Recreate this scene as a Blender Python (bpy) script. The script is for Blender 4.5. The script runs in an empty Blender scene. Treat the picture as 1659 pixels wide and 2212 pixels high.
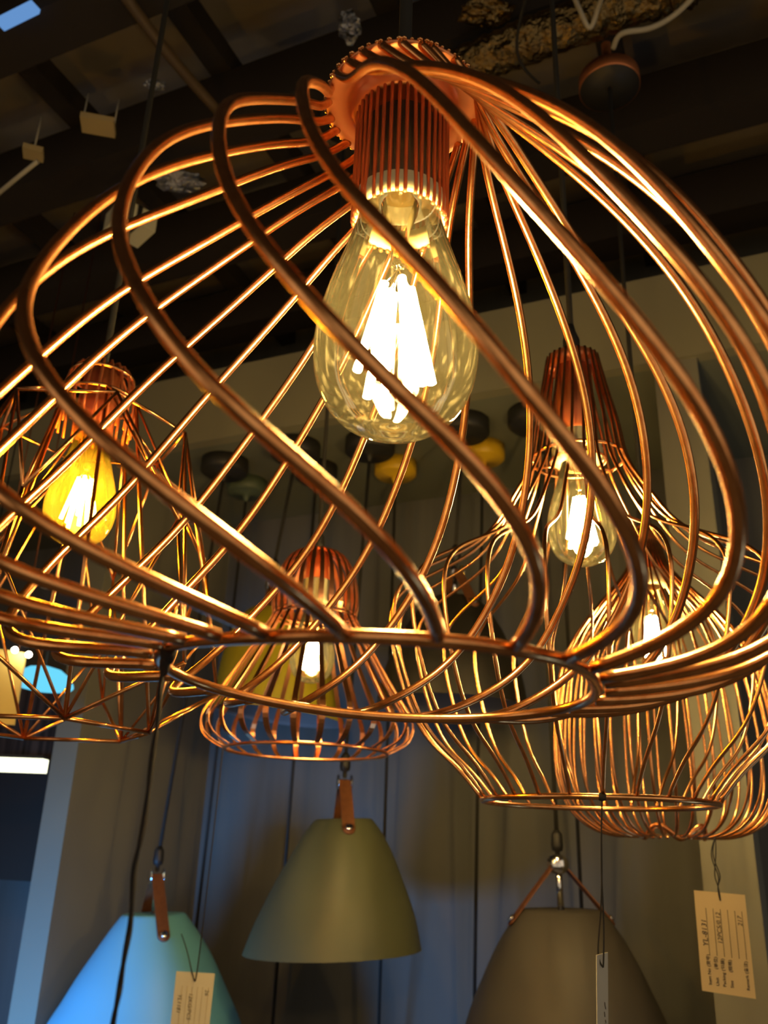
import bpy, math, random
import numpy as np
from mathutils import Vector, Matrix
random.seed(7)
PI = math.pi
SC = bpy.context.scene
COL = SC.collection
CAMZ = 1.6                       # camera height above the shop floor, metres
# ------------------------------------------------------------------ camera
PITCH, ROLL, FPX = math.radians(21.3), math.radians(1.9), 1850.0
_f = np.array([0, math.cos(PITCH), math.sin(PITCH)])
_r0 = np.array([1.0, 0, 0]); _u0 = np.cross(_r0, _f)
_r = math.cos(ROLL)*_r0 + math.sin(ROLL)*_u0
_u = -math.sin(ROLL)*_r0 + math.cos(ROLL)*_u0
cam = bpy.data.cameras.new('camera'); camo = bpy.data.objects.new('camera', cam); COL.objects.link(camo)
camo.matrix_world = Matrix(((_r[0], _u[0], -_f[0], 0), (_r[1], _u[1], -_f[1], 0), (_r[2], _u[2], -_f[2], CAMZ), (0, 0, 0, 1)))
cam.sensor_fit = 'VERTICAL'; cam.sensor_height = 24.0; cam.lens = 24.0*FPX/2212
cam.clip_start = 0.01; cam.clip_end = 60
cam.dof.use_dof = True; cam.dof.focus_distance = 0.45; cam.dof.aperture_fstop = 10.5
SC.camera = camo
# ------------------------------------------------------------------ world, lights, exposure
W = bpy.data.worlds.new('world'); SC.world = W; W.use_nodes = True
W.node_tree.nodes['Background'].inputs[0].default_value = (0.55, 0.6, 0.75, 1)
W.node_tree.nodes['Background'].inputs[1].default_value = 0.004
SC.view_settings.view_transform = 'Standard'; SC.view_settings.look = 'None'
SC.view_settings.gamma = 1.0; SC.view_settings.use_curve_mapping = False
SC.view_settings.exposure = 0.0
WARM = (1.0, 0.70, 0.27)
FILAMENT_STRENGTH = 500.0

def area(name, loc, target, sx, sy, power, color):
    l = bpy.data.lights.new(name, 'AREA'); l.shape = 'RECTANGLE'; l.size = sx; l.size_y = sy
    l.energy = power; l.color = color
    o = bpy.data.objects.new(name, l); COL.objects.link(o); o.location = loc
    o.rotation_euler = (Vector(target)-Vector(loc)).to_track_quat('-Z', 'Y').to_euler()
    return o
# blue glow of a display below and left of the frame; soft room light of the shop behind the camera
bl = area('blue_display_light', (-0.96, 0.98, CAMZ-0.64), (-0.62, 1.85, CAMZ-0.50), 0.40, 0.26, 6.0, (0.11, 0.42, 1.0)); bl.data.spread = math.radians(78)
area('shop_light', (0.3, -1.9, CAMZ+0.2), (0.1, 1.5, CAMZ+0.3), 3.2, 2.2, 10.5, (1.0, 0.82, 0.56))
area('side_fill_left', (-2.3, -0.5, CAMZ+0.3), (0, 0.4, CAMZ+0.2), 1.6, 1.6, 5.0, (1.0, 0.80, 0.54))  # added fill for the left flanks of the near wires, no real fixture
area('side_fill_right', (2.1, -0.8, CAMZ+0.3), (0, 0.4, CAMZ+0.2), 1.6, 1.6, 5.0, (1.0, 0.80, 0.55))  # matching fill added on the right, no real fixture
area('low_cool_light', (1.6, 0.9, CAMZ-0.9), (0.7, 1.5, CAMZ-0.2), 0.4, 0.4, 1.2, (0.45, 0.75, 1.0))  # small cool area light low on the right, outside the view

# ------------------------------------------------------------------ helpers
def ray(px, py):
    return _f + _r*(px-829.5)/FPX - _u*(py-1106)/FPX
def aty(px, py, Y):
    v = ray(px, py); v = v*(Y/v[1]); return np.array([v[0], v[1], v[2]+CAMZ])
def atz(px, py, z):
    v = ray(px, py); v = v*(z/v[2]); return np.array([v[0], v[1], v[2]+CAMZ])
def sil(px, py, ax, ay, side=1):
    """radius and height at which a ray passes the upright axis through (ax, ay)"""
    v = ray(px, py); h = np.array([ax, ay]); h = h/np.linalg.norm(h)
    t = (ax*h[0]+ay*h[1])/(v[0]*h[0]+v[1]*h[1]); p = v*t
    return abs((p[0]-ax)*h[1]-(p[1]-ay)*h[0]), p[2]+CAMZ

class MB:
    """collects geometry for ONE mesh object"""
    def __init__(s): s.v = []; s.f = []; s.sm = []
    def add(s, v, f, smooth=True):
        b = len(s.v); s.v += [tuple(map(float, q)) for q in v]; s.f += [tuple(b+i for i in q) for q in f]; s.sm += [smooth]*len(f)
    def grid(s, R, closed_u=False, closed_v=True, caps=True, smooth=True):
        R = np.asarray(R); n, m = R.shape[:2]; v = R.reshape(-1, 3); f = []
        for i in range(n if closed_u else n-1):
            for j in range(m if closed_v else m-1):
                a = i*m+j; b = i*m+(j+1) % m; c = ((i+1) % n)*m+(j+1) % m; d = ((i+1) % n)*m+j
                f.append((a, b, c, d))
        if caps and not closed_u and closed_v:
            f.append(tuple(range(m))[::-1]); f.append(tuple((n-1)*m+j for j in range(m)))
        s.add(v, f, smooth)
    def tube(s, P, rad, seg=10, closed=False, flat=None):
        """round wire along P; flat=(width,thickness,up function) gives a strip"""
        P = np.asarray(P, float); n = len(P)
        if closed: T = np.roll(P, -1, 0)-np.roll(P, 1, 0)
        else: T = np.gradient(P, axis=0)
        T /= np.linalg.norm(T, axis=1)[:, None]+1e-12
        up = np.array([0, 0, 1.0]) if abs(T[0][2]) < .9 else np.array([1.0, 0, 0])
        N = np.cross(up, T[0]); N /= np.linalg.norm(N); rows = []
        rads = rad if hasattr(rad, '__len__') else [rad]*n
        a = np.linspace(0, 2*PI, seg, endpoint=False)
        for i in range(n):
            N = N-T[i]*(N@T[i]); N /= np.linalg.norm(N)+1e-12; Bn = np.cross(T[i], N)
            rows.append(P[i]+rads[i]*(np.cos(a)[:, None]*N+np.sin(a)[:, None]*Bn))
        s.grid(rows, closed_u=closed)
    def strip(s, P, Nrm, w, t):
        """flat band: Nrm = thickness direction per point"""
        P = np.asarray(P, float); Nrm = np.asarray(Nrm, float); T = np.gradient(P, axis=0); T /= np.linalg.norm(T, axis=1)[:, None]
        rows = []
        for i in range(len(P)):
            Nn = Nrm[i]-T[i]*(Nrm[i]@T[i]); Nn /= np.linalg.norm(Nn); B = np.cross(T[i], Nn)
            ww = w[i] if hasattr(w, '__len__') else w
            rows.append([P[i]+B*ww/2*x+Nn*t/2*y for x, y in ((-1, -1), (-.8, -1.0), (.8, -1.0), (1, -1), (1, 1), (.8, 1.0), (-.8, 1.0), (-1, 1))])
        s.grid(rows, smooth=False)
    def lathe(s, prof, seg=48, c=(0, 0, 0), caps=False, A=None):
        a = np.linspace(0, 2*PI, seg, endpoint=False); rows = []
        for r, z in prof:
            q = np.stack([r*np.cos(a), r*np.sin(a), a*0+z], -1)
            if A is not None: q = q@np.asarray(A).T
            rows.append(q+np.asarray(c))
        s.grid(rows, caps=caps)
    def box(s, c, e, R=None, bevel=0):
        c = np.asarray(c, float); e = np.asarray(e, float)/2; R = np.eye(3) if R is None else np.asarray(R)
        v = [c+R@(e*np.array(q)) for q in ((-1, -1, -1), (1, -1, -1), (1, 1, -1), (-1, 1, -1), (-1, -1, 1), (1, -1, 1), (1, 1, 1), (-1, 1, 1))]
        s.add(v, [(0, 3, 2, 1), (4, 5, 6, 7), (0, 1, 5, 4), (1, 2, 6, 5), (2, 3, 7, 6), (3, 0, 4, 7)], False)
    def sphere(s, c, r, seg=16, sc=(1, 1, 1)):
        rows = []
        for i in range(seg//2+1):
            t = PI*i/(seg//2); a = np.linspace(0, 2*PI, seg, endpoint=False); rr = max(math.sin(t), 1e-3)
            rows.append(np.stack([rr*np.cos(a)*sc[0], rr*np.sin(a)*sc[1], a*0+math.cos(t)*sc[2]], -1)*r+np.asarray(c))
        s.grid(rows)
    def build(s, name, mat, parent=None, **props):
        me = bpy.data.meshes.new(name); o = bpy.data.objects.new(name, me); COL.objects.link(o)
        off = np.zeros(3)
        if parent is not None: off = np.array(parent.location)
        else: off = np.mean(np.array(s.v), axis=0)
        me.from_pydata([tuple(np.array(q)-off) for q in s.v], [], s.f)
        me.polygons.foreach_set('use_smooth', s.sm); me.update()
        if mat: me.materials.append(mat)
        if parent is not None: link_parent(o, parent)
        else: o.location = off
        for k, v in props.items(): o[k] = v
        return o
WORLD = {}
def link_parent(o, p):
    o.parent = p
def part(mb, name, mat, root, parent=None, **props):
    """mesh in world coordinates; root is the thing (Empty), parent a part of it (parts sit at the root's origin)"""
    o = mb.build(name, mat, None, **props)
    L = Vector(root.location)
    me = o.data; me.transform(Matrix.Translation(Vector(o.location)-L)); o.location = (0, 0, 0)
    o.parent = root if parent is None else parent
    return o
def thing(name, label, cat, loc, group=None):
    o = bpy.data.objects.new(name, None); COL.objects.link(o); o.location = tuple(map(float, loc)); o.empty_display_size = .02
    o['label'] = label; o['category'] = cat
    if group: o['group'] = group
    return o
def solo(mb, name, mat, label, cat, group=None, kind=None):
    o = mb.build(name, mat)
    if label: o['label'] = label
    if cat: o['category'] = cat
    if group: o['group'] = group
    if kind: o['kind'] = kind
    return o
def struct(mb, name, mat):
    o = mb.build(name, mat); o['kind'] = 'structure'; return o
def spline(cp, n=160):
    cp = np.asarray(cp, float); k = len(cp); t = np.linspace(0, k-1, n); A = np.eye(k); b = np.zeros_like(cp)
    for i in range(1, k-1): A[i, i-1:i+2] = [1, 4, 1]; b[i] = 6*(cp[i-1]-2*cp[i]+cp[i+1])
    M = np.linalg.solve(A, b); i = np.minimum(t.astype(int), k-2); u = t-i; a = 1-u
    if cp.ndim > 1: u = u[:, None]; a = a[:, None]
    return a*cp[i]+u*cp[i+1]+((a**3-a)*M[i]+(u**3-u)*M[i+1])/6

# ------------------------------------------------------------------ materials
def mat(name, color, rough=.5, metal=0.0, bump=None, vary=None, **kw):
    m = bpy.data.materials.new(name); m.use_nodes = True; nt = m.node_tree; b = nt.nodes['Principled BSDF']
    b.inputs['Base Color'].default_value = (*color, 1); b.inputs['Roughness'].default_value = rough; b.inputs['Metallic'].default_value = metal
    tc = nt.nodes.new('ShaderNodeTexCoord')
    if vary:                         # (scale xyz, second colour, low, high)
        sc, c2, lo, hi = vary
        mp = nt.nodes.new('ShaderNodeMapping'); mp.inputs['Scale'].default_value = sc
        nz = nt.nodes.new('ShaderNodeTexNoise'); nz.inputs['Scale'].default_value = 1; nz.inputs['Detail'].default_value = 3
        rp = nt.nodes.new('ShaderNodeValToRGB'); rp.color_ramp.elements[0].position = lo; rp.color_ramp.elements[1].position = hi
        rp.color_ramp.elements[0].color = (*color, 1); rp.color_ramp.elements[1].color = (*c2, 1)
        nt.links.new(tc.outputs['Object'], mp.inputs[0]); nt.links.new(mp.outputs[0], nz.inputs['Vector'])
        nt.links.new(nz.outputs[0], rp.inputs[0]); nt.links.new(rp.outputs[0], b.inputs['Base Color'])
    if bump:                         # (scale, strength, distance)
        nz = nt.nodes.new('ShaderNodeTexNoise'); nz.inputs['Scale'].default_value = bump[0]; nz.inputs['Detail'].default_value = 4
        bp = nt.nodes.new('ShaderNodeBump'); bp.inputs['Strength'].default_value = bump[1]; bp.inputs['Distance'].default_value = bump[2]
        nt.links.new(tc.outputs['Object'], nz.inputs['Vector']); nt.links.new(nz.outputs[0], bp.inputs['Height']); nt.links.new(bp.outputs[0], b.inputs['Normal'])
    for k, v in kw.items(): b.inputs[k.replace('_', ' ')].default_value = v
    return m
def emit(name, color, strength):
    m = bpy.data.materials.new(name); m.use_nodes = True; nt = m.node_tree
    for n in list(nt.nodes):
        if n.type == 'BSDF_PRINCIPLED': nt.nodes.remove(n)
    e = nt.nodes.new('ShaderNodeEmission'); e.inputs[0].default_value = (*color, 1); e.inputs[1].default_value = strength
    nt.links.new(e.outputs[0], nt.nodes['Material Output'].inputs[0]); return m
def glass(name, tint, haze, streak, dust_glow=(1.0, .86, .45)):
    """thin blown glass: clear film, fresnel reflection, a little dust that catches the light"""
    m = bpy.data.materials.new(name); m.use_nodes = True; nt = m.node_tree; N = nt.nodes; L = nt.links
    N.remove(N['Principled BSDF']); out = N['Material Output']
    tr = N.new('ShaderNodeBsdfTransparent'); tr.inputs[0].default_value = (*tint, 1)
    gl = N.new('ShaderNodeBsdfGlossy'); gl.inputs['Roughness'].default_value = .03
    du = N.new('ShaderNodeBsdfTranslucent'); du.inputs[0].default_value = (*dust_glow, 1)  # translucent haze put into the glass to imitate the bulb's glow
    tc = N.new('ShaderNodeTexCoord'); mp = N.new('ShaderNodeMapping'); mp.inputs['Scale'].default_value = (420, 420, 16)
    nz = N.new('ShaderNodeTexNoise'); nz.inputs['Scale'].default_value = 1; nz.inputs['Detail'].default_value = 4; nz.inputs['Distortion'].default_value = .5
    L.new(tc.outputs['Object'], mp.inputs[0]); L.new(mp.outputs[0], nz.inputs['Vector'])
    rp = N.new('ShaderNodeMapRange'); rp.inputs[1].default_value = .55; rp.inputs[2].default_value = .72; rp.inputs[3].default_value = haze; rp.inputs[4].default_value = streak
    L.new(nz.outputs[0], rp.inputs[0])
    m1 = N.new('ShaderNodeMixShader'); L.new(rp.outputs[0], m1.inputs[0]); L.new(tr.outputs[0], m1.inputs[1]); L.new(du.outputs[0], m1.inputs[2])
    fr = N.new('ShaderNodeFresnel'); fr.inputs[0].default_value = 1.35
    m2 = N.new('ShaderNodeMixShader'); L.new(fr.outputs[0], m2.inputs[0]); L.new(m1.outputs[0], m2.inputs[1]); L.new(gl.outputs[0], m2.inputs[2])
    L.new(m2.outputs[0], out.inputs[0]); return m
M = {}
M['copper'] = mat('copper_wire', (.88, .43, .18), .24, 1.0, bump=(500, .16, .0003), vary=((160, 160, 160), (.74, .32, .12), .42, .66))
M['copper_satin'] = mat('copper_satin', (.80, .30, .13), .42, .75, bump=(300, .1, .0003))
M['strip'] = mat('copper_strip', (.80, .36, .18), .28, 1.0, bump=(500, .2, .0003))
M['holder'] = mat('red_copper_lacquer', (.62, .19, .08), .38, .7)
M['socket'] = mat('cream_porcelain', (.85, .74, .45), .35)
M['black'] = mat('black_cable', (.012, .011, .012), .55)
M['cord'] = mat('black_woven_cord', (.016, .014, .012), .8, bump=(1500, .4, .0004))
M['string'] = mat('black_string', (.010, .009, .012), .85)
M['glass'] = glass('clear_glass', (1, .97, .84), .0035, .020)
M['amber'] = glass('amber_glass', (1, .66, .07), .020, .050, (1.0, .60, .04))
M['stem'] = glass('bulb_stem_glass', (1, .95, .8), .01, .04)
M['filament'] = emit('led_filament', WARM, FILAMENT_STRENGTH)
M['bulb_cap'] = mat('bulb_cap_brass', (.8, .6, .3), .3, 1.0)
M['chrome'] = mat('chrome', (.85, .85, .88), .12, 1.0)
M['leather'] = mat('tan_leather', (.17, .058, .020), .6, bump=(400, .3, .0005), vary=((90, 90, 90), (.13, .042, .014), .4, .7))
M['wire_dark'] = mat('dark_wire', (.2, .08, .04), .4, .9)
A_C=[0.0025, 0.2871]; A_R=[0.0328, 0.0381, 0.0551, 0.0864, 0.1146, 0.1336, 0.1427, 0.1405, 0.1174, 0.0709]; A_Z=[0.3038, 0.2851, 0.2637, 0.2286, 0.1883, 0.1429, 0.1064, 0.0778, 0.0567, 0.0495]
A_T=[0.0, 0.3991, 0.7337, 0.9406, 1.0818, 1.2198, 1.3759, 1.5513, 1.771, 1.9318]
A_TILT=[0.0101, 0.0156]; A_PH0=-0.1178
A_J=[-0.039, 0.0265, 0.0209, -0.0049, 0.0215, -0.0148, 0.0053, 0.0173, 0.0244, 0.0088, 0.0401, 0.0654, 0.0541, 0.0383, -0.0172, 0.0258, 0.0257, 0.0, 0.0, 0.0, 0.0, -0.1316, -0.0322, -0.0646, -0.0692]
A_RING=[0.00362, -0.00151, -0.00195, 0.00229, -0.00382, 0.00437, -0.00218, 0.00114, 0.00235, 0.00071, -0.00025, -0.00014, 0.00321, 0.00047]
A_W={
 0:[-0.0003, 0.0008, 0.0001, -0.0003, 0.0002, 0.0007, -0.0004, 0.001, -0.0013, 0.0011, 0.0054, -0.0173, 0.0008, 0.001, 0.001, -0.0077, 0.0048],
 1:[0.0005, -0.0014, 0.0005, -0.0002, -0.0, 0.0, -0.0007, 0.0008, -0.0001, -0.0014, -0.0019, 0.0147, 0.0142, 0.0025, -0.009, -0.0097, -0.0093],
 2:[-0.0, 0.0001, -0.0001, 0.0002, -0.0003, 0.0, -0.0001, -0.0002, 0.0004, -0.0012, -0.0003, 0.0019, -0.0095, 0.0024, 0.0054, -0.0066, -0.0064],
 3:[-0.0, 0.0001, -0.0002, 0.0005, -0.0006, -0.0, 0.0001, -0.0007, 0.0006, -0.0007, 0.0, -0.0001, -0.0031, -0.0027, 0.0061, -0.0015, -0.0078],
 4:[-0.0, 0.0, 0.0, 0.0001, -0.0003, 0.0, -0.0004, -0.0001, 0.0004, -0.0005, -0.0002, 0.0011, -0.0139, -0.0001, 0.0119, -0.014, 0.0016],
 5:[0.0001, -0.0002, 0.0001, 0.0001, 0.0001, 0.0002, -0.0005, -0.0002, 0.0002, 0.0001, -0.0009, 0.0055, -0.0197, -0.0047, 0.0093, 0.0027, -0.0002],
 6:[0.0004, -0.0002, 0.0003, -0.0003, -0.0006, -0.0009, 0.0, -0.0, 0.0003, -0.0005, -0.0009, -0.0054, -0.0053, 0.0013, 0.005, -0.0163, 0.0026],
 7:[0.0015, -0.0007, 0.0004, -0.0, -0.0001, -0.0014, 0.0005, -0.0005, 0.0002, -0.0001, -0.0079, 0.0019, -0.0111, 0.0013, 0.0042, -0.0024, 0.0004],
 8:[0.0002, -0.0001, -0.0, -0.0002, 0.0, 0.0003, 0.0003, 0.0, -0.0002, 0.0, -0.0033, 0.002, 0.0047, -0.0009, -0.0033, 0.0005, -0.0001],
 9:[-0.0013, -0.0007, -0.0018, -0.0002, 0.0008, -0.0002, -0.0021, -0.0002, -0.0011, 0.0011, 0.0082, -0.0124, -0.0161, -0.018, -0.005, -0.0068, 0.0338],
 10:[0.0008, -0.0003, 0.0023, -0.0016, 0.0008, 0.0003, 0.0004, 0.0001, -0.0005, 0.0017, -0.0055, 0.0088, -0.0051, 0.0013, 0.0154, -0.025, -0.0176],
 11:[-0.0002, -0.0003, -0.0002, 0.0002, 0.0008, -0.0008, 0.0007, -0.0008, 0.0005, -0.0003, -0.0112, -0.0032, 0.0058, -0.012, -0.0002, 0.0044, -0.0295],
 12:[-0.0006, 0.0007, -0.0005, 0.0001, -0.0004, 0.0012, 0.0004, 0.0002, -0.0009, 0.0033, -0.0424, 0.0031, 0.0129, -0.0021, 0.0087, -0.0291, -0.0008],
 13:[0.0003, 0.0003, 0.0, -0.0001, -0.0013, 0.0, -0.0003, 0.0002, -0.0015, 0.0027, 0.0053, 0.0008, -0.0111, -0.0016, 0.0057, -0.0044, 0.0106],
 14:[0.0002, -0.0013, -0.0014, -0.0015, 0.0034, 0.0004, -0.0005, -0.0016, -0.0005, -0.0019, 0.0312, 0.0004, 0.0193, 0.0008, 0.0096, -0.0123, 0.0685],
 15:[0.0, 0.0005, 0.0008, -0.0003, -0.0005, 0.0, 0.0005, 0.001, -0.0017, 0.0022, -0.0005, 0.0028, -0.0077, -0.0101, 0.0129, 0.0062, 0.0364],
 16:[-0.0, 0.0, -0.0, 0.0001, -0.0025, -0.0, 0.0001, -0.0002, 0.0007, -0.0013, -0.0, 0.0, -0.0001, 0.0002, -0.0009, -0.0141, 0.0494],
 21:[0.0002, -0.0009, -0.0007, 0.001, 0.0004, 0.0, -0.0001, -0.0009, 0.0004, -0.0012, 0.0004, -0.0025, 0.01, 0.0007, -0.0045, -0.0063, 0.0004],
 22:[0.0008, -0.004, -0.0007, 0.0003, 0.0012, 0.0005, -0.0025, -0.0003, -0.0007, -0.001, 0.002, -0.0121, 0.0613, 0.01, -0.0091, -0.0234, 0.0034],
 23:[-0.0001, -0.0004, 0.0006, -0.0004, -0.0003, 0.0, -0.0005, 0.0003, 0.0001, 0.0006, -0.0003, 0.0021, 0.0025, -0.0085, 0.0074, 0.009, -0.0011],
 24:[-0.0006, -0.0003, 0.0004, -0.0003, 0.0005, -0.0, -0.0005, 0.0011, -0.0015, 0.0014, 0.0012, -0.0024, 0.0103, -0.007, 0.003, -0.0253, 0.009],
}
B_C=[0.1855, 0.75]; B_R=[0.0251, 0.0329, 0.041, 0.0479, 0.0684, 0.0954, 0.1379, 0.1733, 0.1703, 0.1481, 0.1198, 0.0946]; B_Z=[0.4655, 0.4237, 0.3821, 0.3441, 0.3044, 0.2647, 0.2374, 0.2074, 0.1532, 0.0971, 0.0674, 0.0385]
B_T=[0.0, -0.0451, -0.094, -0.148, -0.1885, -0.2014, -0.1988, -0.1803, -0.186, -0.2004, -0.2145, -0.2294]
B_TILT=[0.0014, 0.0073]; B_TC=0.253
M['fascia'] = mat('painted_board', (.26, .235, .155), .7, bump=(60, .15, .001), vary=((3, 3, 3), (.235, .21, .135), .3, .7))
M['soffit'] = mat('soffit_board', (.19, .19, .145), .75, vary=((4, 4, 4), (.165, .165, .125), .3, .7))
M['partition'] = mat('partition_board', (.20, .185, .145), .7, bump=(80, .15, .001))
M['floor'] = mat('shop_floor', (.26, .23, .20), .5, vary=((2, 2, 2), (.30, .26, .22), .4, .6))
M['ceiling'] = mat('ceiling_slab', (.42, .36, .32), .9, vary=((3, 3, 3), (.26, .21, .19), .3, .7))
M['beam'] = mat('dark_beam', (.020, .013, .009), .8)
M['room'] = mat('room_wall', (.45, .36, .27), .8)
M['foil'] = mat('crinkled_foil', (.20, .14, .06), .30, 1.0, bump=(45, 1.0, .02))
M['foil_cool'] = mat('crinkled_silver_foil', (.35, .36, .40), .3, 1.0, bump=(60, 1.0, .02))
M['cable_white'] = mat('grey_white_cable', (.42, .38, .30), .6)
M['box'] = mat('ivory_plastic', (.62, .58, .42), .5)
M['card'] = mat('cardboard', (.42, .31, .14), .8)
M['canopy_dark'] = mat('canopy_black', (.022, .020, .018), .5)
M['canopy_yellow'] = mat('canopy_yellow', (.80, .48, .02), .35)
M['canopy_green'] = mat('canopy_green', (.10, .13, .09), .5)
M['paper'] = mat('kraft_paper', (.62, .45, .24), .8, bump=(200, .1, .0003))
M['paper_white'] = mat('cream_paper', (.66, .60, .48), .8, bump=(200, .1, .0003))
M['pipe'] = mat('brown_pipe', (.09, .055, .025), .5)
M['board'] = mat('yellow_beige_board', (.90, .66, .22), .6)
M['ink'] = mat('ink', (.05, .035, .03), .7)
M['shade_blue'] = mat('pale_blue_paint', (.16, .46, .64), .42)
M['shade_olive'] = mat('olive_grey_paint', (.095, .10, .055), .5)
M['shade_taupe'] = mat('taupe_paint', (.080, .070, .062), .55)
M['shade_black'] = mat('black_paint', (.012, .010, .008), .5)
M['shade_yellow'] = mat('yellow_paint', (.36, .29, .015), .45)
M['shade_in'] = mat('shade_inside', (.34, .33, .34), .6)
m = bpy.data.materials.new('pleated_wallcovering'); m.use_nodes = True; nt = m.node_tree; b = nt.nodes['Principled BSDF']
tc = nt.nodes.new('ShaderNodeTexCoord'); mp = nt.nodes.new('ShaderNodeMapping'); mp.inputs['Scale'].default_value = (13, 13, .25)
nz = nt.nodes.new('ShaderNodeTexNoise'); nz.inputs['Scale'].default_value = 1; nz.inputs['Detail'].default_value = 3
rp = nt.nodes.new('ShaderNodeValToRGB'); rp.color_ramp.elements[0].position = .32; rp.color_ramp.elements[1].position = .70
rp.color_ramp.elements[0].color = (.105, .102, .092, 1); rp.color_ramp.elements[1].color = (.150, .142, .132, 1)
nt.links.new(tc.outputs['Object'], mp.inputs[0]); nt.links.new(mp.outputs[0], nz.inputs['Vector']); nt.links.new(nz.outputs[0], rp.inputs[0])
nt.links.new(rp.outputs[0], b.inputs['Base Color']); b.inputs['Roughness'].default_value = .75
bp = nt.nodes.new('ShaderNodeBump'); bp.inputs['Strength'].default_value = .35; bp.inputs['Distance'].default_value = .01
nt.links.new(nz.outputs[0], bp.inputs['Height']); nt.links.new(bp.outputs[0], b.inputs['Normal'])
M['wall'] = m

# ------------------------------------------------------------------ the shop: booth frame coordinates (s along the booth wall, t into it)
UX = np.array([.9143, -.4051, 0]); NX = np.array([.4051, .9143, 0]); ZX = np.array([0, 0, 1.0])
RB = np.stack([UX, NX, ZX], 1)
def P(s, t, z): return UX*s+NX*t+ZX*(z+CAMZ)
def bbox(mb, s0, s1, t0, t1, z0, z1): mb.box(P((s0+s1)/2, (t0+t1)/2, (z0+z1)/2), (s1-s0, t1-t0, z1-z0), RB)
ZS, ZT = .85, 1.035
TF, TW = 1.449, 1.945
SL = 1.62                                   # slab height above the camera
def one(name, mt, *a):
    q = MB(); bbox(q, *a); return struct(q, name, mt)
one('floor', M['floor'], -3.2, 3.0, -2.6, 2.05, -CAMZ-.1, -CAMZ)
one('ceiling', M['ceiling'], -3.2, 3.0, -2.6, 2.05, SL, SL+.1)
one('wall_back', M['wall'], -3.2, 3.0, TW, TW+.1, -CAMZ, SL)
one('wall_front', M['room'], -3.2, 3.0, -2.7, -2.6, -CAMZ, SL)
one('wall_left', M['room'], -3.3, -3.2, -2.7, 2.05, -CAMZ, SL)
one('wall_right', M['room'], 3.0, 3.1, -2.7, 2.05, -CAMZ, SL)
one('trim_1', M['fascia'], -3.2, 3.0, TF, TF+.03, ZS, ZT)             # header board over the booths
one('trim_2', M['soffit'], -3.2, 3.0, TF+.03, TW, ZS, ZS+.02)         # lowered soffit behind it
one('trim_3', M['partition'], -.109, -.033, TF+.012, TW, -CAMZ, ZS)   # partition between the bays, right
one('trim_4', M['partition'], -1.405, -1.338, TF+.012, TW, -CAMZ, ZS) # partition on the left
# open ceiling: joists along the booth, thinner cross bars
for i, t in enumerate(np.arange(-1.15, 1.95, .31)):
    q = MB(); bbox(q, -3.1, 2.9, t, t+.085, 1.30, 1.42); solo(q, 'ceiling_joist', M['beam'], 'black painted ceiling joist running parallel to the header board', 'joist', 'black joists of the open ceiling', 'structure')
for i, s in enumerate(np.arange(-2.3, 2.5, .36)):
    q = MB(); bbox(q, s, s+.045, -1.3, 1.94, 1.42, 1.47); solo(q, 'cross_bar', M['beam'], 'thin black bar crossing above the ceiling joists', 'bar', 'cross bars of the open ceiling', 'structure')

# ------------------------------------------------------------------ bulb
ST64 = [(.0008, 0), (.006, .0004), (.012, .0017), (.018, .0045), (.0235, .009), (.0275, .0148), (.030, .021), (.0315, .028), (.032, .035), (.0315, .043), (.030, .052), (.0275, .062), (.0245, .072), (.0212, .083), (.0185, .093), (.0165, .102), (.0148, .110), (.0136, .118)]
def axis_at(cx, cy, tilt, z0, z):
    return np.array([cx+tilt[0]*(z-z0), cy+tilt[1]*(z-z0), z])
def make_bulb(root, cx, cy, zb, scale=1.0, glassmat='glass', nfil=8, thin=False):
    """pear bulb with its lowest point at height zb"""
    q = MB(); pr = spline(np.array(ST64), 60); pr[:, 0] = np.maximum(pr[:, 0], .0006)
    q.lathe([(r*scale, zb+z*scale) for r, z in pr], 56, (cx, cy, 0))
    b = part(q, 'bulb', M[glassmat], root)
    q = MB(); q.lathe([(.0137*scale, zb+.117*scale), (.0137*scale, zb+.140*scale), (.006*scale, zb+.145*scale)], 24, (cx, cy, 0), caps=True)
    part(q, 'bulb_cap', M['bulb_cap'], root, b, label='brass screw cap')
    q = MB(); q.lathe([(.0105*scale, zb+.116*scale), (.0085*scale, zb+.104*scale), (.0045*scale, zb+.094*scale), (.0032*scale, zb+.083*scale), (.0036*scale, zb+.076*scale), (.0012*scale, zb+.074*scale)], 20, (cx, cy, 0), caps=True)
    part(q, 'glass_stem', M['stem'], root, b, label='clear glass stem')
    for k in range(nfil):
        a = 2*PI*(k+.35)/nfil; q = MB(); f = 1 if k % 2 == 0 else .8
        c = np.array([cx, cy, zb]); e = np.array([math.cos(a), math.sin(a), 0])
        up = c+(e*.0055+ZX*(.066 if k % 2 == 0 else .060))*scale; dn = c+(e*.0150*f+ZX*(.018 if k % 2 else .024))*scale
        q.tube(np.linspace(up, dn, 5), .0017*scale, 8); part(q, 'filament', M['filament'], root, b)
        q = MB(); q.tube(np.linspace(c+ZX*.074*scale, up, 3), .0003*scale, 5); part(q, 'support_wire', M['chrome'], root, b)
    return b

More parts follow.
